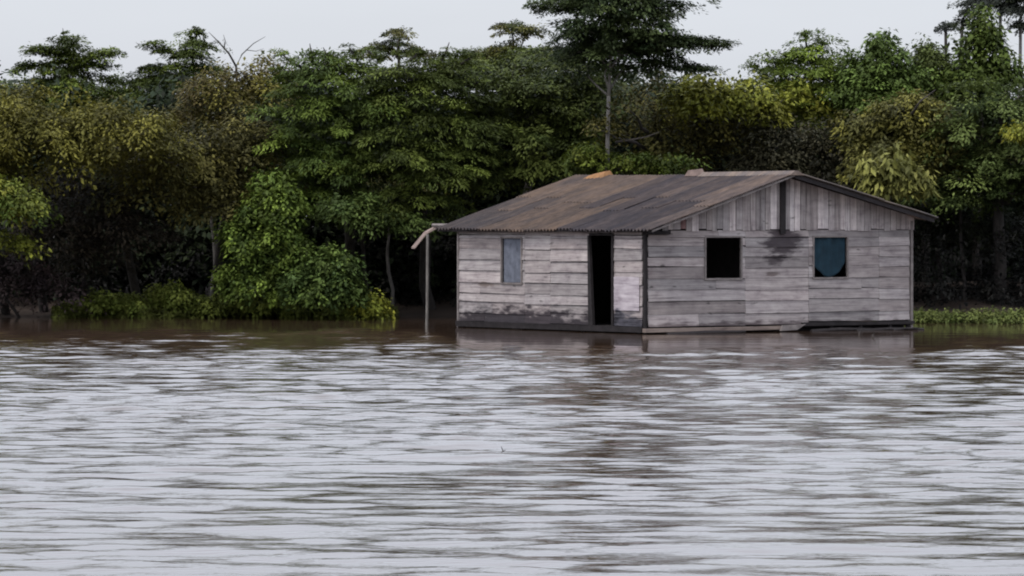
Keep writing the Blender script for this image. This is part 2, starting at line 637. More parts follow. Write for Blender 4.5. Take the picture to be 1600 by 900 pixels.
# doorway: frame with a crooked jamb, step
mb = MB()
mb.box(-0.075, -0.005, D1[0] - 0.06, D1[0], 0.12, D1[3] + .05, (1, 1, 1), 0.008)
mb.hexa([(-0.075, D1[1] - 0.16, 0.12), (-0.005, D1[1] - 0.16, 0.12), (-0.005, D1[1] + 0.03, 0.12), (-0.075, D1[1] + 0.03, 0.12),
         (-0.075, D1[1], D1[3]), (-0.005, D1[1], D1[3]), (-0.005, D1[1] + 0.06, D1[3]), (-0.075, D1[1] + 0.06, D1[3])])
mb.box(-0.073, -0.007, D1[0] + .002, D1[1] - .002, D1[3] - .0, D1[3] + .055, (1, 1, 1), 0.004)
tag(mb.build('door_frame', M['darkwood'], house), 'dark crooked frame of the open doorway')
mb = MB()
mb.box(0.0, 0.05, D1[0] + 0.02, D1[1] + 0.02, 0.04, 0.14, (1, 1, 1), 0.004)
mb.build('door_sill', M['darkwood'], house)

# curtain hung in the right window, a swag with a rounded foot
V, Fc = [], []
nu, nv = 26, 16
cw0, cw1 = W2[0] + 0.01, W2[1] - 0.03
for j in range(nv + 1):
    for i in range(nu + 1):
        u, v = i / nu, j / nv
        drop = (W1[3] - W1[2] - 0.01) * (0.62 + 0.36 * (1 - abs(2 * u - 1) ** 2.2) ** 0.7 - 0.03 * math.sin(u * 9) if 0 < u < 1 else 0.62)
        V.append((cw0 + (cw1 - cw0) * u, 0.012 + 0.018 * math.sin(u * 22) + 0.01 * math.sin(u * 9 + v * 3), W1[3] - 0.005 - drop * v))
for j in range(nv):
    for i in range(nu):
        a = j * (nu + 1) + i
        Fc.append((a, a + 1, a + nu + 2, a + nu + 1))
cur = link_mesh('curtain', V, Fc, M['cloth'], smooth=True)
cur.location = (HX0, HY0, 0)
cur.rotation_euler = (0, 0, HR)
sm = cur.modifiers.new('thick', 'SOLIDIFY')
sm.thickness = 0.004
tag(cur, 'dark blue cloth curtain with a rounded hem hanging in the right window', 'curtain')

# floor beams, sill boards, stilts
mb = MB()
mb.hexa([(-0.10, -0.16, 0.035), (3.9, -0.16, 0.05), (3.9, -0.03, 0.05), (-0.10, -0.03, 0.035),
         (-0.10, -0.16, 0.125), (3.9, -0.16, 0.135), (3.9, -0.03, 0.135), (-0.10, -0.03, 0.125)], (0.24, 0.20, 0.18))
tag(mb.build('floor_beam', mat_planks('beam_wood', (0.35, 0.35, 9.0)), house), 'pale beam under the gable wall')
mb = MB()
mb.box(4.5, WID + 0.05, -0.10, 0.0, 0.13, 0.205, (1, 1, 1), 0.012)
mb.build('floor_beam', M['darkwood'], house)
mb = MB()
mb.hexa([(3.75, -0.24, 0.02), (4.25, -0.22, 0.04), (4.25, -0.17, 0.04), (3.75, -0.17, 0.02),
         (3.80, -0.24, 0.15), (4.5, -0.22, 0.17), (4.5, -0.17, 0.17), (3.80, -0.17, 0.15)])
tag(mb.build('broken_board', M['greywood'], house), 'short broken board at the foot of the gable wall')
mb = MB()
mb.box(-0.12, -0.02, -0.03, LEN, 0.03, 0.15, (1, 1, 1), 0.012)
mb.build('floor_beam', M['darkwood'], house)
for x, y in ((0.05, 0.3), (2.0, 0.0), (3.9, 0.0), (5.4, 0.0), (6.3, -0.02), (7.2, -0.02), (7.75, 0.0), (0.0, 2.5), (0.0, 5.0), (0.0, 7.6), (7.7, 4), (7.7, 7.6), (3.9, 7.6), (3.9, 4)):
    mb = MB()
    mb.tube([(x, y, -1.8), (x + rnd.uniform(-.02, .02), y, 0.14)], [0.065, 0.055], 8)
    mb.build('stilt', M['darkwood'], house)
# dark bracing logs just above the water
mb = MB()
mb.tube([(0.1, 0.25, 0.03), (4.0, 0.35, 0.04), (7.8, 0.25, 0.05)], 0.06, 8)
mb.build('floor_log', M['darkwood'], house)

for (x0, x1, y, z, rr) in ((4.6, 6.4, -0.28, 0.0, .045), (5.9, 7.9, -0.36, -0.01, .04), (0.4, 2.6, -0.30, -0.02, .05), (6.9, 7.6, -0.5, 0.0, .03)):
    mb = MB()
    mb.tube([(x0, y, z), ((x0 + x1) / 2, y + .04, z + .03), (x1, y - .06, z + rnd.uniform(0, .05))], [rr, rr * 1.1, rr * .7], 7)
    tag(mb.build('loose_log', M['darkwood'], house), 'dark waterlogged timber lying along the foot of the gable wall')
# roof sheets (corrugated) and their rafters
def slope_sheets(xa, za, xb, zb, y0, y1, colf, name, label):
    cols_n = 14
    wy = (y1 - y0) / cols_n
    V, Fc, C = [], [], []
    for c in range(cols_n):
        for r in range(2):
            sp = 0.5 + 0.13 * math.sin(c * 2.7 + 0.6)
            sx0 = xa + (xb - xa) * (0.0 if r == 0 else sp)
            sx1 = xa + (xb - xa) * (sp + 0.04 if r == 0 else 1.0) + (0 if r == 0 else rnd.uniform(-.05, .03))
            yy0 = y0 + c * wy
            yy1 = yy0 + wy + 0.04
            up = 0.012 + 0.022 * (1 - r) + 0.006 * (c % 2)
            sk = rnd.uniform(-0.03, 0.03)
            col = colf((yy0 + yy1) / 2, r)
            n, m_ = 56, 6
            b = len(V)
            ny_ = n + 1
            for layer in (0, 1):
                for i in range(m_ + 1):
                    for j in range(ny_):
                        t = i / m_
                        xx = sx0 + (sx1 - sx0) * t
                        yv = yy0 + (yy1 - yy0) * j / n + sk * t
                        zz = za + (zb - za) * (xx - xa) / (xb - xa) + up + 0.024 * math.sin(j / n * 2 * math.pi * 5) - 0.035 * math.sin(math.pi * (yv + .6) / 9.1) - 0.012 * layer + 0.02 * math.sin(t * 3.1 + c) * (r == 1) * t
                        V.append((xx, yv, zz))
                        C.append(col)
            L = (m_ + 1) * ny_
            for i in range(m_):
                for j in range(n):
                    a = b + i * ny_ + j
                    q = (a, a + 1, a + ny_ + 1, a + ny_)
                    Fc.append(q)
                    Fc.append(tuple(k + L for k in q[::-1]))
            for j in range(n):
                for base in (0, m_ * ny_):
                    a = b + base + j
                    Fc.append((a, a + L, a + L + 1, a + 1))
            for i in range(m_):
                for e in (0, n):
                    a = b + i * ny_ + e
                    Fc.append((a, a + ny_, a + ny_ + L, a + L))
    o = link_mesh(name, V, Fc, M['roof'], house, C)
    if label: tag(o, label)
    return o


def rc1(y, r):
    t = rnd.uniform(0.92, 1.1)
    if r == 0: base = (0.17, 0.14, 0.125) if y < .9 else (0.085, 0.075, 0.08) if y < 1.8 else (0.16, 0.13, 0.115) if y < 2.8 else (0.08, 0.07, 0.075) if y < 4.4 else (0.15, 0.12, 0.10)
    else: base = (0.13, 0.112, 0.108) if y < .3 else (0.060, 0.054, 0.062) if y < 3.2 else (0.14, 0.11, 0.09) if y < 6.8 else (0.085, 0.075, 0.075)
    m_ = sum(base) / 3
    return tuple((k * 0.92 + 0.08 * 0.105) * t * f for k, f in zip(base, (0.52, 0.49, 0.50)))


roof = slope_sheets(RX, RZ, E1X, E1Z, -0.6, 8.46, rc1, 'roof', 'dark grey and rust-brown corrugated roof slope facing the river')
roof2 = slope_sheets(RX, RZ, E2X, E2Z, -0.6, 8.46, lambda y, r: (0.07, 0.062, 0.06), 'roof', 'far roof slope')
mb = MB()
for (y0, y1) in ((-0.62, 1.2), (1.15, 3.0)):
    mb.hexa([(RX - .22, y0, RZ - .035), (RX + .22, y0, RZ - .035), (RX + .22, y1, RZ - .035), (RX - .22, y1, RZ - .035),
             (RX - .05, y0, RZ + .075), (RX + .05, y0, RZ + .075), (RX + .05, y1, RZ + .07), (RX - .05, y1, RZ + .07)], (0.13, 0.108, 0.10))
mb.build('ridge_cap', M['roof'], roof)
mb = MB()
mb.hexa([(RX - .2, 6.95, RZ - .03), (RX + .15, 6.95, RZ - .02), (RX + .15, 7.9, RZ - .02), (RX - .3, 7.75, RZ - .08),
         (RX - .1, 7.0, RZ + .13), (RX + .05, 7.0, RZ + .15), (RX + .05, 7.7, RZ + .07), (RX - .2, 7.6, RZ + .02)], (1, 1, 1))
tag(mb.build('ridge_tile', M['tile'], roof), 'loose orange tile at the far end of the ridge')
mb = MB()
mb.hexa([(RX - .16, 3.15, RZ - .02), (RX + .12, 3.1, RZ - .02), (RX + .12, 3.55, RZ - .02), (RX - .16, 3.6, RZ - .02),
         (RX - .1, 3.2, RZ + .14), (RX + .06, 3.17, RZ + .16), (RX + .06, 3.5, RZ + .11), (RX - .12, 3.5, RZ + .12)])
tag(mb.build('ridge_stone', M['stone'], roof), 'brownish stone lying on the ridge')
# rafters at the gable end and fascia under the eaves
for (xa, za, xb, zb, mt, lab) in ((RX, RZ, E1X + .05, E1Z, M['greywood'], 'grey barge board on the river side'), (RX, RZ, E2X - .1, E2Z, M['darkwood'], 'dark barge board on the far side')):
    for y in (-0.56, 8.40):
        mb = MB()
        d = 0.045 if mt is M['greywood'] else 0.09
        mb.hexa([(xa, y, za - .012 - d), (xb, y, zb + .0 - .012 - d), (xb, y + .03, zb - .012 - d), (xa, y + .03, za - .012 - d),
                 (xa, y, za - .012), (xb, y, zb - .012), (xb, y + .03, zb - .012), (xa, y + .03, za - .012)] if xb > xa else
                [(xb, y, zb - .012 - d), (xa, y, za - .012 - d), (xa, y + .03, za - .012 - d), (xb, y + .03, zb - .012 - d),
                 (xb, y, zb - .012), (xa, y, za - .012), (xa, y + .03, za - .012), (xb, y + .03, zb - .012)])
        o = mb.build('barge_board', mt, house)
        if y < 0: tag(o, lab)
mb = MB()
mb.box(E1X + .06, E1X + .10, -0.5, 8.4, E1Z - .06, E1Z - .005)
mb.build('fascia', M['darkwood'], house)
for k in range(9):
    y = 0.03 + k * 0.955
    mb = MB()
    mb.hexa([(E1X + .12, y, E1Z - .05), (RX, y, RZ - .11), (RX, y + .05, RZ - .11), (E1X + .12, y + .05, E1Z - .05),
             (E1X + .12, y, E1Z + .01), (RX, y, RZ - .035), (RX, y + .05, RZ - .035), (E1X + .12, y + .05, E1Z + .01)])
    mb.build('rafter', M['darkwood'], house)
# lean-to corner at the far left: prop pole, broken sheet end
mb = MB()
c = at(668, 385, 107.0)
def loc(p):
    q = Vector((p.x - HX0, p.y - HY0, p.z))
    return Vector((q.x * vx + q.y * vy, -q.x * vy + q.y * vx, q.z))
p0, p1 = loc(at(665, 520, 107.6)), loc(at(668, 366, 107.6))
p0.z = -1.2
mb.tube([p0, (p0 + p1) / 2 + Vector((0.02, 0, 0.0)), p1], [0.040, 0.036, 0.034], 8)
tag(mb.build('prop_pole', M['bark_pale'], house), 'slim grey pole propping the far left roof corner')
mb = MB()
a, b = loc(at(712, 352, 107.2)), loc(at(676, 352, 107.6))
e = loc(at(649, 388, 107.8))
mb.tube([a, b], [0.05, 0.05], 6)
mb.build('prop_beam', M['greywood'], house)
mb = MB()
q0, q1, q2 = loc(at(690, 350, 107.5)), loc(at(668, 362, 107.6)), loc(at(648, 386, 107.8))
w_ = Vector((0.0, 0.15, 0.0))
for (s0, s1, ww) in ((q0, q1, 0.05), (q1, q2, 0.04)):
    mb.hexa([s1 - Vector((0, 0, ww)), s0 - Vector((0, 0, ww)), s0 - Vector((0, 0, ww)) + w_, s1 - Vector((0, 0, ww)) + w_, s1, s0, s0 + w_, s1 + w_])
tag(mb.build('torn_sheet', M['palewood'], house), 'torn pale board sagging off the far left roof corner')
mb = MB()
q0, q1 = loc(at(1425, 333, 104.1)), loc(at(1460, 341, 104.2))
mb.hexa([q0 + Vector((0, 0, -.06)), q1 + Vector((0, 0, -.05)), q1 + Vector((0, .3, -.05)), q0 + Vector((0, .3, -.06)), q0, q1, q1 + Vector((0, .3, 0)), q0 + Vector((0, .3, 0))])
tag(mb.build('rafter_end', M['palewood'], house), 'pale rafter end sticking out at the right eave')

# ------------------------------------------------------------------ leaves
def leaf_arrays(P, D, Sd, Ln, Wd, colr, droop=0.15):
    N = len(P)
    up = np.cross(Sd, D)
    v = np.empty((N, 4, 3), dtype=np.float32)
    v[:, 0] = P
    v[:, 1] = P + D * (Ln * 0.45)[:, None] + Sd * (Wd * 0.5)[:, None] + up * (Wd * 0.12)[:, None]
    v[:, 2] = P + D * Ln[:, None]
    v[:, 2, 2] -= Ln * droop
    v[:, 3] = P + D * (Ln * 0.45)[:, None] - Sd * (Wd * 0.5)[:, None] + up * (Wd * 0.12)[:, None]
    c = np.repeat(colr[:, None, :], 4, 1)
    return v.reshape(-1, 3), c.reshape(-1, 3)


def unit(a):
    return a / np.maximum(np.linalg.norm(a, axis=1, keepdims=True), 1e-6)


STYLES = {   # clump radius, leaves per clump, leaf length, width ratio, flatness, leaf droop, tier height, bough stretch
    'layer': (0.50, 210, 0.118, 0.50, 0.12, 0.15, 0.52, 1.45),
    'broad': (0.32, 80, 0.135, 0.55, 0.34, 0.45, 0.0, 1.0),
    'fine': (0.40, 110, 0.112, 0.50, 0.26, 0.30, 0.0, 1.25),
    'frond': (0.52, 200, 0.145, 0.34, 0.11, 0.20, 0.52, 1.6),
    'hang': (0.30, 30, 0.26, 0.42, 0.60, 1.3, 0.0, 1.0),
    'vine': (0.22, 44, 0.130, 0.62, 0.5, 0.5, 0.0, 1.0),
}


def clumps(C, OUT, style, c1, c2, size=1.0, dens=1.0, mixf=None):
    rc, n, ll, wr, flat, dr, tier, stretch = STYLES[style]
    n = max(4, int(n * dens))
    K = len(C)
    rcs = rc * size * rng.uniform(0.6, 1.4, K)
    # clump plane: normal between up and outward; long axis points away from the crown
    Nn = unit(OUT * rng.uniform(0.05, 0.45 if tier else 0.7, (K, 1)) + np.array([[0, 0, 1.0]]) + rng.normal(0, 0.15, (K, 3)))
    ref = OUT * np.array([[1, 1, 0.15]]) + rng.normal(0, 0.3, (K, 3))
    T = unit(ref - Nn * np.sum(ref * Nn, 1, keepdims=True))
    B = np.cross(Nn, T)
    r = np.sqrt(rng.uniform(0.0, 1, (K, n)))
    th = rng.uniform(0, 2 * np.pi, (K, n))
    ct, st = np.cos(th), np.sin(th)
    rad = T[:, None, :] * ct[..., None] * stretch + B[:, None, :] * st[..., None] / stretch ** 0.5
    h = rng.normal(0, flat, (K, n)) + flat * 0.8 * (1 - r ** 2)
    P = C[:, None, :] + rad * (r * rcs[:, None])[..., None] + Nn[:, None, :] * (h * rcs[:, None])[..., None]
    P[..., 2] -= (r ** 2) * rcs[:, None] * ((0.10 if tier else 0.22) + 0.15 * (ct > 0))
    D = rad * 0.9 + Nn[:, None, :] * rng.normal(0.0, 0.2, (K, n, 1)) + rng.normal(0, 0.35, (K, n, 3))
    D[..., 2] -= dr * rng.uniform(0.1, 1.0, (K, n))
    D = unit(D.reshape(-1, 3))
    P = P.reshape(-1, 3)
    N2 = np.repeat(Nn, n, 0) + rng.normal(0, 0.28, (K * n, 3))
    Sd = unit(np.cross(N2, D))
    Ln = ll * size ** 0.6 * rng.uniform(0.6, 1.4, K * n)
    f = rng.beta(1.1, 1.6, K) if mixf is None else np.clip(mixf + rng.normal(0, 0.18, K), 0, 1)
    col = np.array(c1)[None] * (1 - f[:, None]) + np.array(c2)[None] * f[:, None]
    col = col * rng.uniform(0.4, 1.5, (K, 1))
    col = np.repeat(col, n, 0) * rng.uniform(0.85, 1.2, (K * n, 1))
    return leaf_arrays(P, D, Sd, Ln, Ln * wr, col)


def lobe_points(c, rad, style, size, dens):
    rc = STYLES[style][0] * size
    a, b, h = rad
    area = 4 * math.pi * (((a * b) ** 1.6 + (a * h) ** 1.6 + (b * h) ** 1.6) / 3) ** (1 / 1.6)
    K = max(5, int(dens * 1.0 * area / (rc * rc * 1.6)))
    tier = STYLES[style][6] * size
    K = int(K * 2.2)
    d = unit(rng.normal(0, 1, (int(K * 1.5), 3)))
    d = d[d[:, 2] > -0.45][:K]
    q = rng.uniform(0.78, 1.06, (len(d), 1))
    inner = rng.random((len(d), 1)) < 0.25
    q = np.where(inner, rng.uniform(0.3, 0.8, q.shape), q)
    # break the outline: low-frequency bumps
    bump = 1 + 0.27 * np.sin(d[:, :1] * 5 + c[0] * 3) * np.cos(d[:, 2:3] * 6 + c[2] * 5) + 0.10 * np.sin(d[:, 1:2] * 9 + c[0])
    C = np.array([c]) + d * q * bump * np.array([[a, b, h]])
    # keep boughs apart so that dark gaps stay between them
    keep, sep = [], rc * 0.95
    W = C * np.array([[1, 1, 1.9]])
    for i in range(len(C)):
        if not keep or np.min(np.sum((W[keep] - W[i]) ** 2, 1)) > sep * sep:
            keep.append(i)
    C, d = C[keep], d[keep]
    if tier:
        zt = C[:, 2] + 0.12 * C[:, 0]
        C[:, 2] += (np.round(zt / tier) * tier - zt) * 0.8 + rng.normal(0, 0.03, len(C))
    return C, d


def foliage(name, parts, parent=None):
    V = np.concatenate([p[0] for p in parts])
    C = np.concatenate([p[1] for p in parts])
    Fc = np.arange(len(V)).reshape(-1, 4)
    return link_mesh(name, V, Fc, M['leaf'], parent, C)


TREES = 'trees growing along the far bank'


def wob(p0, p1, k, a):
    p0, p1 = Vector(p0), Vector(p1)
    out = []
    for i in range(k + 1):
        t = i / k
        q = p0.lerp(p1, t)
        if 0 < i < k: q += Vector((rnd.uniform(-a, a), rnd.uniform(-a, a), rnd.uniform(-a, a) * .3))
        out.append(q)
    return out


def tree(name, label, cat, base_px, Y, lobes, c1, c2, style='layer', size=1.0, dens=1.0, tr=0.13, bark='bark', group=TREES, fork=None, limbs=(), trunk_name='trunk', crown_name='crown', spikes=()):
    """lobes: (px, py, half width px, half height px, depth offset)"""
    bx = (base_px - 800) / F * Y
    gy = float(shore(np.array(bx)))
    by = (max(Y, gy) + (1.6 if cat == 'tree' else 0.3)) if bark == 'bark' else Y
    root = empty(name, (bx, by, 0.0))
    tag(root, label, cat, group)
    o = Vector((bx, by, 0))
    parts, tb = [], MB()
    cs = []
    for (px, py, rx, rz, dy) in lobes:
        c = at(px, py, Y + dy)
        s = (Y + dy) / F
        cs.append((c - o, rx * s, min(max(rx * s * 0.8, 0.5), 2.0), rz * s))
    top = max(cs, key=lambda q: q[0].z)[0]
    fz = fork if fork else min(q[0].z - q[3] * 0.3 for q in cs)
    fk = Vector((top.x * 0.55, top.y * 0.5, max(0.8, fz)))
    tb.tube(wob((0, 0, -0.6), fk, 5, tr * 0.7), [tr * 1.25, tr * 1.05, tr, tr * .95, tr * .9, tr * .8], 8)
    tb.tube(wob(fk, top + Vector((0, 0, 0.1)), 4, tr * 0.8), [tr * .8, tr * .62, tr * .48, tr * .34, tr * .15], 7)
    for (c, a, b, h) in cs:
        if (c - top).length > 0.1:
            t = rnd.uniform(0.0, 0.5)
            st = fk.lerp(top, t)
            if st.z > c.z: st = fk
            tb.tube(wob(st, c, 4, 0.12), [tr * .5, tr * .4, tr * .32, tr * .22, tr * .1], 6)
        sz = size * rnd.uniform(0.78, 1.2)
        C, d = lobe_points(c, (a, b, h), style, sz, dens)
        parts.append(clumps(C, d, style, c1, c2, sz))
        for k in range(min(7, len(C))):     # twigs out to the clumps
            tb.tube([c, (Vector(c) + Vector(C[k])) / 2 + Vector((0, 0, -.08)), C[k]], [tr * .18, tr * .12, tr * .05], 5)
    for (px0, py0, px1, py1, wdt, dy) in spikes:      # long boughs that stand clear of the crown
        A, B = at(px0, py0, Y + dy) - o, at(px1, py1, Y + dy) - o
        tb.tube([A, A.lerp(B, .5) + Vector((0, 0, -.05)), B], [tr * .3, tr * .2, tr * .06], 5)
        K = max(3, int((B - A).length / (0.10 * size)))
        t = rng.uniform(0, 1, K)
        C = np.array([list(A.lerp(B, float(k))) for k in t]) + rng.normal(0, 0.05, (K, 3))
        d = np.tile(np.array((B - A).normalized()), (K, 1))
        wd = wdt * Y / F
        pr = clumps(C, d * 0.5, style, c1, c2, wd / STYLES[style][0] if wd else size, 0.8)
        parts.append(pr)
    tb.build(trunk_name, M[bark], root, True)
    for lm in limbs:        # bare limbs seen against the leaves
        lb = MB()
        n_ = len(lm)
        lb.tube([at(a_, b_, Y + d_) - o for (a_, b_, d_) in lm], [0.04 - 0.03 * i / (n_ - 1) for i in range(n_)], 6)
        lb.build('limb', M['bark'], root, True)
    foliage(crown_name, parts, root)
    return root


DG, DG2 = (0.034, 0.048, 0.013), (0.125, 0.160, 0.030)      # deep green
OL, OL2 = (0.070, 0.068, 0.016), (0.168, 0.156, 0.030)      # olive gold
BR, BR2 = (0.042, 0.040, 0.014), (0.125, 0.112, 0.030)      # brownish green
MG, MG2 = (0.050, 0.076, 0.015), (0.155, 0.205, 0.034)      # mid green
YG, YG2 = (0.095, 0.108, 0.016), (0.225, 0.220, 0.032)      # yellow green

# --- left part of the wood
tree('cecropia_tree', 'dark tree with a spiky star-shaped top, leftmost on the skyline', 'tree', 105, 123,
     [(105, 80, 15, 30, 0), (108, 125, 42, 22, 0), (100, 160, 80, 36, .5), (20, 155, 60, 28, .5)], DG, DG2, 'layer', .75, 1.0,
     spikes=((105, 85, 35, 72, 14, 0), (105, 95, 28, 105, 14, 0), (110, 95, 188, 78, 14, 0), (110, 105, 165, 100, 14, 0), (103, 75, 98, 44, 9, 0), (103, 80, 122, 58, 9, 0)))
tree('cecropia_tree', 'dark flat-topped tree with drooping side boughs beside the bare twigs', 'tree', 300, 123,
     [(304, 82, 22, 34, 0), (298, 125, 46, 20, 0), (245, 155, 70, 32, 0), (190, 150, 50, 28, .5)], DG, DG2, 'layer', .75, 1.0,
     spikes=((295, 90, 235, 68, 14, 0), (290, 105, 222, 108, 14, 0), (305, 100, 345, 108, 12, 0), (290, 118, 215, 118, 13, 0), (305, 75, 308, 42, 8, 0)))
tree('olive_tree', 'golden olive tree at the left edge of the wood', 'tree', 40, 113.5,
     [(0, 178, 85, 42, 1), (50, 215, 80, 48, 0), (-70, 230, 80, 60, 0), (-5, 275, 60, 42, .5)], OL, OL2, 'fine', 1.15, 1.15)
tree('olive_tree', 'broad golden olive crown over the dark hollow of the bank', 'tree', 190, 114,
     [(150, 195, 68, 40, 0), (215, 215, 62, 38, -.5), (120, 245, 60, 44, .5), (250, 245, 50, 40, 0)], OL, OL2, 'fine', 1.15, 1.15)
tree('leafy_tree', 'bright green branch tree leaning in at the left edge above the water', 'tree', -40, 111,
     [(10, 322, 55, 38, 0), (-55, 300, 55, 40, 0)], MG, YG2, 'broad', 1.0, 0.9, spikes=((-40, 372, 58, 384, 20, 0),))
tree('forest_tree', 'brownish tree with rusty leaves under the bare twigs', 'tree', 380, 119,
     [(370, 142, 72, 34, 0), (330, 185, 60, 40, 0), (420, 132, 42, 34, .5)], (0.07, 0.055, 0.022), OL2, 'fine', 1.15, 1.0)
tree('forest_tree', 'dull brown-green tree with its crown hanging low left of the vine-covered bush', 'tree', 300, 115.5,
     [(300, 255, 78, 52, 0), (230, 300, 70, 50, .3), (345, 320, 66, 42, 0), (380, 235, 60, 50, .5), (195, 245, 50, 45, 1), (410, 285, 50, 40, 1)], BR, BR2, 'fine', 1.15, 1.1)
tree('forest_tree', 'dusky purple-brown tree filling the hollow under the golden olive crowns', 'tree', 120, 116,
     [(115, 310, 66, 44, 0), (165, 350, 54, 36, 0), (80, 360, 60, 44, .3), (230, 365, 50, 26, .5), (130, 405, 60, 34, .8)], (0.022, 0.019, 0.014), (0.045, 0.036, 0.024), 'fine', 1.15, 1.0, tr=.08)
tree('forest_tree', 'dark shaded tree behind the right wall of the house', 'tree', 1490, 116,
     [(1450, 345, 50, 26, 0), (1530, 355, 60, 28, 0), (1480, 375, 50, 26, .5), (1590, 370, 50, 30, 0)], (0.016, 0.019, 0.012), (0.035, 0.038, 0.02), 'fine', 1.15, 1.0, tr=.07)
# bare twig tree
root = empty('bare_tree', (at(372, 0, 122).x, 122, 0))
tag(root, 'bare forked dead tree top standing out against the sky', 'tree', TREES)
o_ = Vector((at(372, 0, 122).x, 122, 0))
tb = MB()
P_ = lambda x, y: at(x, y, 122) - o_
tb.tube([(0, 0, -.3), P_(372, 180), P_(369, 104)], [.10, .06, .035], 7)
tb.tube([P_(369, 104), P_(358, 84), P_(342, 66), P_(326, 50)], [.035, .03, .022, .006], 6)
tb.tube([P_(369, 104), P_(378, 85), P_(396, 68), P_(415, 57)], [.022, .018, .013, .005], 6)
tb.tube([P_(350, 75), P_(352, 64), P_(349, 54)], [.02, .012, .005], 5)
tb.tube([P_(384, 78), P_(400, 80), P_(412, 76)], [.012, .009, .004], 5)
tb.tube([P_(370, 118), P_(400, 104), P_(418, 92), P_(430, 90)], [.016, .012, .008, .004], 5)
tb.build('trunk', M['bark'], root, True)
foliage('leaves', [clumps(np.array([list(P_(342, 66)), list(P_(354, 78)), list(P_(395, 100)), list(P_(415, 94))]), np.tile([[0, 0, 1.]], (4, 1)), 'fine', DG, BR, .45, .5)], root)

# --- centre
tree('layered_tree', 'tall dark green tree with tiered boughs behind the vine-covered bush', 'tree', 520, 116,
     [(500, 125, 62, 34, 0), (560, 112, 60, 26, .5), (480, 178, 62, 36, 0), (550, 185, 70, 44, -.4), (470, 235, 56, 40, 0), (540, 260, 75, 42, -.3), (600, 150, 50, 40, .4), (500, 310, 70, 34, .3)],
     (0.036, 0.056, 0.014), (0.135, 0.180, 0.032), 'frond', .85, 1.1, tr=.17,
     spikes=((470, 105, 438, 82, 11, 0), (490, 100, 484, 68, 11, 0), (520, 100, 505, 74, 11, 0), (560, 95, 545, 72, 9, 0), (455, 130, 430, 100, 11, 0)))
tree('layered_tree', 'dark green tree with tiered boughs left of the house roof', 'tree', 665, 115.5,
     [(650, 125, 62, 30, 0), (700, 130, 55, 34, .5), (640, 190, 66, 44, 0), (705, 200, 60, 44, 0), (620, 250, 66, 42, -.3), (690, 270, 66, 40, -.3), (640, 315, 70, 32, 0)],
     DG, (0.115, 0.145, 0.030), 'frond', .85, 1.05, tr=.16,
     spikes=((600, 95, 566, 72, 8, 0), (620, 90, 622, 62, 8, 0), (640, 95, 655, 78, 9, 0), (690, 95, 702, 66, 6, 0), (720, 100, 745, 78, 10, 0)))
tree('forest_tree', 'very dark tree with a smooth rounded crown above the left end of the roof', 'tree', 800, 117,
     [(790, 140, 62, 40, 0), (830, 165, 62, 46, 0), (760, 205, 62, 46, 0), (840, 230, 66, 46, -.4), (770, 270, 60, 36, -.4), (725, 122, 66, 30, 2.5), (850, 112, 70, 28, 2.5), (930, 145, 60, 32, 2.5), (790, 120, 60, 26, 3)], DG, (0.095, 0.115, 0.028), 'layer', .95, 1.1)
tree('forest_tree', 'dark tree left of the tall pale trunk above the orange tile', 'tree', 900, 117.5,
     [(890, 120, 56, 36, .5), (915, 165, 50, 42, 0), (890, 220, 58, 44, 0), (870, 262, 60, 30, -.3)], DG, (0.105, 0.130, 0.030), 'layer', .95, 1.1)
tree('young_tree', 'little tuft-headed tree poking above the dark canopy', 'tree', 805, 124,
     [(800, 46, 22, 9, 0), (824, 55, 16, 7, 0), (820, 92, 60, 16, 0), (760, 95, 50, 15, 0), (870, 95, 50, 16, 0)], DG, BR2, 'layer', .55, .9, tr=.06)
tree('young_tree', 'small sparse treetop with a few separate leaf tufts on the skyline', 'tree', 622, 124,
     [(622, 52, 14, 6, 0), (618, 72, 26, 8, 0), (590, 80, 26, 7, 0), (650, 84, 30, 8, 0)], DG, BR2, 'layer', .5, .6, tr=.05)
tree('emergent_tree', 'tallest dark tree with a bare grey trunk rising above the house roof', 'tree', 940, 113.4,
     [(960, 5, 82, 32, 0), (905, -5, 50, 24, 0), (1010, -8, 52, 26, 0), (950, 48, 64, 30, 0), (1000, 62, 50, 20, 0), (925, 82, 40, 18, .8), (1035, 76, 36, 13, 0), (960, -60, 80, 40, 0), (900, 50, 30, 26, .6), (975, 100, 56, 20, .6), (965, 72, 70, 26, .3), (900, 92, 40, 22, 1.0), (1000, 35, 60, 26, 0)],
     (0.022, 0.034, 0.015), (0.060, 0.080, 0.028), 'layer', .85, 1.15, tr=.062, bark='bark_pale', limbs=(((962, 222, -.1), (985, 219, -.3), (1010, 214, -.4), (1030, 206, -.4)),), fork=at(960, 150, 113.4).z,
     spikes=((1030, 62, 1140, 72, 17, 0), (1010, 66, 1095, 60, 14, 0), (1030, 100, 1112, 108, 14, 0), (880, 15, 832, 8, 13, 0), (1030, 20, 1068, 10, 12, 0), (1000, 98, 1065, 96, 14, 0), (1020, 52, 1075, 62, 14, 0)))
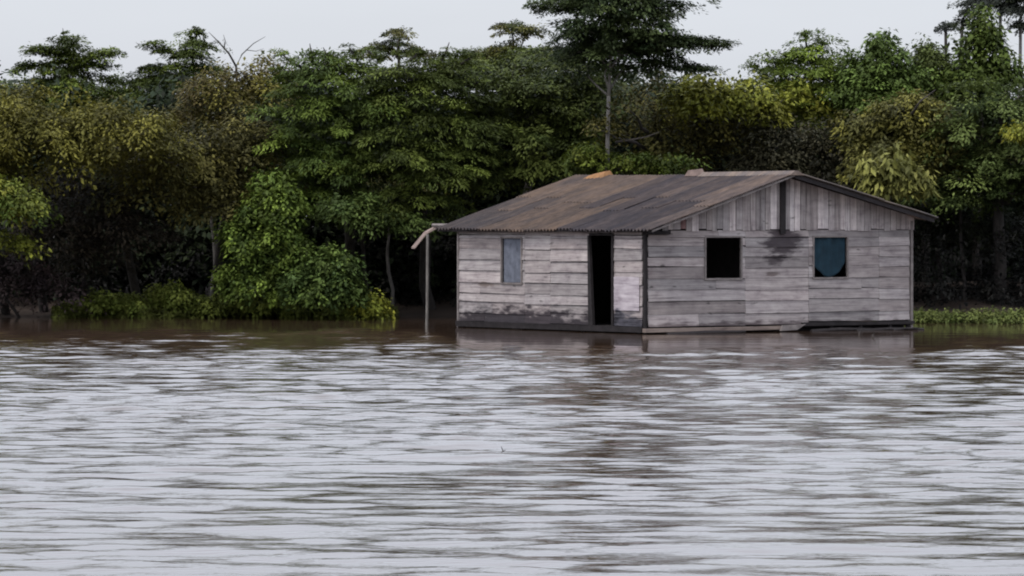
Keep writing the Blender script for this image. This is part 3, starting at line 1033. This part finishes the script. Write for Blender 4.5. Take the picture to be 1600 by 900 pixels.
# --- centre right
tree('yellow_green_tree', 'bright yellow-green crown just right of the tall tree', 'tree', 1120, 115.5,
     [(1110, 160, 50, 30, 0), (1160, 158, 44, 28, .3), (1075, 150, 36, 26, .5), (1195, 172, 34, 26, .5), (1130, 185, 80, 36, 3), (1230, 170, 60, 40, 3)], YG, YG2, 'broad', 1.0, 1.0)
tree('forest_tree', 'brown-green twiggy tree behind the middle of the roof', 'tree', 1050, 117,
     [(1030, 160, 50, 38, .5), (978, 168, 22, 12, -4), (945, 205, 22, 12, -4), (1010, 205, 52, 36, 0), (1080, 215, 60, 40, -.3), (1150, 225, 60, 40, -.3), (1040, 255, 70, 24, -.3)], BR, BR2, 'fine', 1.15, 1.0)
tree('low_tree', 'low yellowish leafy branches showing just over the roof ridge', 'tree', 1000, 113.5,
     [(990, 258, 50, 13, 0), (1050, 262, 40, 12, 0), (925, 245, 34, 18, 0)], MG, YG, 'broad', .8, .8, tr=.07)
tree('forest_tree', 'dusky brown tree behind the right end of the ridge', 'tree', 1240, 116,
     [(1220, 225, 60, 42, 0), (1280, 235, 52, 44, 0), (1200, 268, 62, 26, 0), (1290, 280, 50, 30, 0), (1350, 300, 50, 36, .8)], (0.032, 0.032, 0.020), (0.058, 0.052, 0.028), 'fine', 1.15, 1.15)
tree('leafy_tree', 'fresh green tree with stepped outline right of the gap in the skyline', 'tree', 1265, 119,
     [(1270, 90, 38, 26, 0), (1245, 122, 54, 30, 0), (1300, 130, 52, 36, 0), (1250, 170, 64, 36, 0), (1320, 180, 50, 34, 0)], MG, MG2, 'layer', .85, 1.1,
     spikes=((1240, 100, 1186, 92, 10, 0), (1225, 112, 1170, 104, 10, 0), (1262, 80, 1256, 44, 7, 0), (1278, 84, 1290, 58, 9, 0), (1235, 88, 1215, 80, 7, 0)))
tree('leafy_tree', 'pointed bright green vine-wrapped treetop in the right half of the skyline', 'tree', 1378, 118,
     [(1376, 78, 22, 26, 0), (1375, 112, 46, 28, 0), (1340, 128, 34, 24, .4), (1380, 158, 66, 34, 0), (1425, 130, 36, 26, .3)], MG, (0.11, 0.16, 0.04), 'broad', .85, 1.1,
     spikes=((1345, 100, 1318, 76, 12, 0), (1400, 95, 1418, 72, 10, 0)))
tree('leafy_tree', 'rounded brownish-green treetop between two taller green ones', 'tree', 1450, 119,
     [(1452, 92, 22, 22, 0), (1450, 128, 40, 30, 0), (1470, 165, 52, 34, 0)], (0.055, 0.075, 0.022), (0.10, 0.12, 0.032), 'broad', .9, 1.1)
tree('vine_tree', 'slim green spire wrapped in climbing vines near the right edge', 'tree', 1538, 118.5,
     [(1534, 38, 12, 20, 0), (1538, 62, 26, 20, 0), (1535, 95, 42, 26, 0), (1520, 130, 52, 30, 0), (1570, 120, 36, 26, .4)], MG, (0.10, 0.13, 0.03), 'vine', 1.1, 1.05)
tree('forest_tree', 'olive tree with tangled pale branches in the right half', 'tree', 1410, 115,
     [(1420, 190, 62, 36, 0), (1360, 205, 50, 36, .4), (1470, 215, 56, 38, .3), (1400, 250, 70, 38, -.3), (1480, 265, 54, 36, 0)], (0.060, 0.062, 0.024), OL2, 'broad', .95, 1.05, limbs=(((1425, 178, -.9), (1438, 158, -1.1), (1462, 140, -1.2)),))
tree('hanging_leaf_tree', 'tree with pale hanging leaves above the right eave of the house', 'tree', 1400, 112.5,
     [(1388, 262, 34, 18, 0), (1420, 288, 34, 18, 0), (1372, 292, 26, 14, 0)], (0.095, 0.10, 0.028), (0.23, 0.225, 0.06), 'hang', .65, .6, tr=.06)
tree('layered_tree', 'deep green spreading tree filling the right edge of the wood', 'tree', 1570, 114,
     [(1560, 165, 62, 34, 0), (1620, 190, 60, 40, 0), (1540, 215, 60, 38, 0), (1600, 245, 66, 38, -.3), (1530, 275, 56, 34, 0), (1600, 300, 60, 34, 0), (1680, 240, 60, 60, 0), (1500, 310, 60, 26, .5)],
     (0.030, 0.046, 0.016), (0.095, 0.122, 0.032), 'layer', .9, 1.1, tr=.17)
tree('yellow_green_tree', 'little yellow-green bough at the very right edge of the photo', 'tree', 1690, 111.5,
     [(1600, 207, 24, 9, 0), (1640, 215, 30, 14, 0)], YG, YG2, 'broad', .7, .8, tr=.06)
for px, top, lab, tufts in ((1567, -12, 'thin bare-stemmed tall tree, left one of the two at the right edge', [(1560, 2, 24, 8, 0), (1580, 10, 14, 6, 0), (1528, 8, 22, 7, 0)]),
                            (1588, -20, 'thin bare-stemmed tall tree, right one of the two at the right edge', [(1590, 12, 20, 8, 0), (1600, -8, 26, 9, 0), (1594, 42, 12, 5, 0)]),
                            (1482, 40, 'very small round tuft on a hair-thin stem right of the skyline gap', [(1482, 45, 9, 6, 0)]),
                            (1500, 30, 'crooked thin tree with two small tufts left of the vine-wrapped spire', [(1515, 12, 14, 7, 0), (1507, 32, 9, 6, 0)])):
    tree('slender_tree', lab, 'tree', px, 124, tufts, (0.03, 0.035, 0.03), (0.05, 0.06, 0.035), 'layer', .42, .9, tr=.055, bark='bark_pale' if px > 1550 else 'bark')

# --- shrubs along the water
tree('vine_bush', 'tall bright green bush smothered in vines at the middle of the left bank', 'bush', 415, 114.5,
     [(428, 300, 30, 26, 0), (425, 335, 46, 32, 0), (400, 385, 50, 44, 0), (440, 390, 44, 46, 0), (395, 445, 50, 40, 0), (455, 440, 44, 40, 0)], (0.040, 0.064, 0.015), (0.150, 0.205, 0.036), 'vine', .9, 1.0, tr=.08, group=None, trunk_name='stem', crown_name='foliage')
tree('vine_bush', 'lower round dark green vine bush right beside the tall one', 'bush', 515, 113.8,
     [(515, 425, 36, 30, 0), (490, 455, 44, 30, 0), (540, 455, 28, 34, 0)], (0.035, 0.058, 0.018), (0.110, 0.155, 0.036), 'vine', .85, 1.0, tr=.06, group=None, trunk_name='stem', crown_name='foliage')
tree('low_tree', 'leafy green bough reaching over the water left of the roof', 'tree', 570, 114.5,
     [(545, 330, 46, 22, 0), (590, 345, 40, 16, 0), (640, 350, 36, 14, .3)], (0.035, 0.055, 0.016), (0.095, 0.13, 0.034), 'broad', .85, .9, tr=.06)
tree('brush', 'purple-brown tangle of dry brush at the left water edge', 'brush', 50, 116.5,
     [(20, 430, 60, 44, 0), (90, 450, 50, 34, 0), (-60, 420, 60, 50, 0)], (0.035, 0.026, 0.028), (0.060, 0.042, 0.038), 'fine', 1.1, .6, tr=.05, group=None, trunk_name='stem', crown_name='foliage')
low = [(150, 470, 24, 12, 'low clump of pale green leaves, leftmost of the bank plants'), (195, 474, 28, 10, 'flat sprawling plant at the left end of the green bank'),
       (262, 466, 30, 20, 'upright leafy plant with a pointed top left of the vine bush'), (320, 476, 34, 12, 'low yellow-green sprawling plant before the dark hollow'),
       (392, 470, 36, 18, 'yellow-green plant at the foot of the tall vine bush'), (450, 478, 34, 13, 'pale green plant between the two vine bushes'),
       (510, 482, 32, 12, 'low plant under the round vine bush'), (576, 480, 22, 17, 'small bright yellow-green bush at the right end of the green bank')]
for i, (px, py, a, b, lab) in enumerate(low):
    tree('bank_plant', lab, 'plant', px, 117.2 if i < 7 else 114.6, [(px, py, a, b, 0), (px + a * .5, py + 6, a * .7, b * .6, -.4)], (0.10, 0.13, 0.025), (0.25, 0.28, 0.06) if i != 7 else (0.34, 0.34, 0.05),
         'broad', .62, 1.0, tr=.025, group='leafy plants along the left bank', trunk_name='stem', crown_name='leaves')

# --- masses nobody could count
def mass(name, label, n, xr, yr, zf, c1, c2, style, size, dens=1.0, cat=None):
    X = rng.uniform(*xr, n)
    Y = rng.uniform(*yr, n) if not callable(yr) else yr(X, n)
    Z = zf(X, Y, n)
    C = np.stack([X, Y, Z], 1)
    d = np.tile(np.array([[0, -0.6, 0.4]]), (n, 1)) + rng.normal(0, .3, (n, 3))
    o = foliage(name, [clumps(C, d, style, c1, c2, size, dens)])
    tag(o, label, cat, kind='stuff')
    return o


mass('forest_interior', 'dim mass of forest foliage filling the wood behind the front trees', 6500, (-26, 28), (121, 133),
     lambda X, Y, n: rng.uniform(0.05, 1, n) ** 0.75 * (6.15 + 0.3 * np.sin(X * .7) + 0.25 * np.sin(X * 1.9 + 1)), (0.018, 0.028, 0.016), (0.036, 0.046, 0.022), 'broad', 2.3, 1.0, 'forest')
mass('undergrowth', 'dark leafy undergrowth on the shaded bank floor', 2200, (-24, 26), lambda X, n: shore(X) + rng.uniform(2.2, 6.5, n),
     lambda X, Y, n: rng.uniform(0, 1, n) ** 1.6 * 2.6 + 0.1, (0.010, 0.010, 0.010), (0.018, 0.018, 0.015), 'fine', 1.2, .6, 'undergrowth')  # near-black leaf colours carry the shade of the hollow under the canopy
mass('ground_cover', 'low green creeping plants covering the edge of the bank', 900, (-12.2, -3.2), lambda X, n: shore(X) + rng.uniform(-1.2, 1.0, n),
     lambda X, Y, n: 0.05 + rng.uniform(0, 1, n) ** 2 * (.14 + .22 * (0.5 + 0.5 * np.sin(X * 2.1 + 1) * np.sin(X * 0.9)) ** 2), (0.075, 0.085, 0.022), (0.17, 0.19, 0.045), 'broad', .5, .8, 'ground cover')
mass('ground_cover', 'thin green weeds along the water at the right edge', 420, (9.6, 16), lambda X, n: shore(X) + rng.uniform(-1.6, .8, n),
     lambda X, Y, n: 0.03 + rng.uniform(0, 1, n) ** 2 * .2, (0.06, 0.08, 0.022), (0.11, 0.125, 0.035), 'broad', .5, .8, 'ground cover')

for lo, hi in ((-75, -25), (27, 80)):
    mass('forest_interior', 'far continuation of the riverside forest beyond the edge of the photo', 1500, (lo, hi), (119, 131),
         lambda X, Y, n: rng.uniform(0.02, 1, n) ** 0.8 * (6.3 + 0.6 * np.sin(X * .5) + 0.4 * np.sin(X * 1.3)), (0.024, 0.036, 0.014), (0.085, 0.10, 0.03), 'layer', 2.4, .6, 'forest')
# trunks that show in the shade
for (px, Y, top, lab) in ((330, 117.6, 345, 'pale slanting trunk in the dark hollow left of the vine bush'), (1518, 114.5, 330, 'faint grey trunk in the shade right of the house'),
                          (610, 118.5, 370, 'grey trunk in the shade between vine bushes and prop pole'), (1560, 116.0, 330, 'thin dim trunk near the right edge in the shade')):
    o = at(px, HY, Y)
    root = empty('forest_tree', (o.x, Y + .8, 0))
    tag(root, lab, 'tree', TREES)
    tb = MB()
    topz = at(px, top, Y).z + 1.2
    tb.tube(wob((0, 0, -.4), (rnd.uniform(-.3, .3), .2, topz), 7, .07), [.06, .055, .05, .05, .045, .04, .04, .03], 7)
    tb.build('trunk', M['bark_pale'] if px < 1000 else M['bark'], root, True)
    K = 26
    C = np.array([[0, 0.2, topz]]) + rng.normal(0, 1, (K, 3)) * np.array([[.6, .5, .3]])
    foliage('crown', [clumps(C, np.tile([[0, -.3, .5]], (K, 1)), 'broad', DG, BR2, 1.0)], root)

# drifting twig
tb = MB()
p = at(788, 705, 49.1)
tw = empty('twig', (p.x, p.y, -0.02))
tb.tube([(-.02, 0, -.1), (-.015, 0, .02), (-.035, 0, .075)], [.006, .007, .003], 6)
tb.build('stick', M['bark'], tw)
tb = MB()
tb.tube([(-.015, 0, .02), (.015, .02, .035)], [.006, .003], 5)
tb.build('side_shoot', M['bark'], tw)
tag(tw, 'tiny brown twig sticking out of the open water', 'twig')
for (px, py, lab) in ((1342, 523, 'short stub poking from the water under the right window'), (1363, 527, 'bent dark stick in the water near the right house corner')):
    Yp = CH * F / (py - HY)
    p = at(px, HY, Yp)
    tb = MB()
    tb.tube([(0, 0, -.4), (.01, 0, .05), (.07, 0, .12)], [.03, .025, .012], 6)
    o = tb.build('stick', M['bark'])
    o.location = (p.x, Yp, 0)
    tag(o, lab, 'stick')
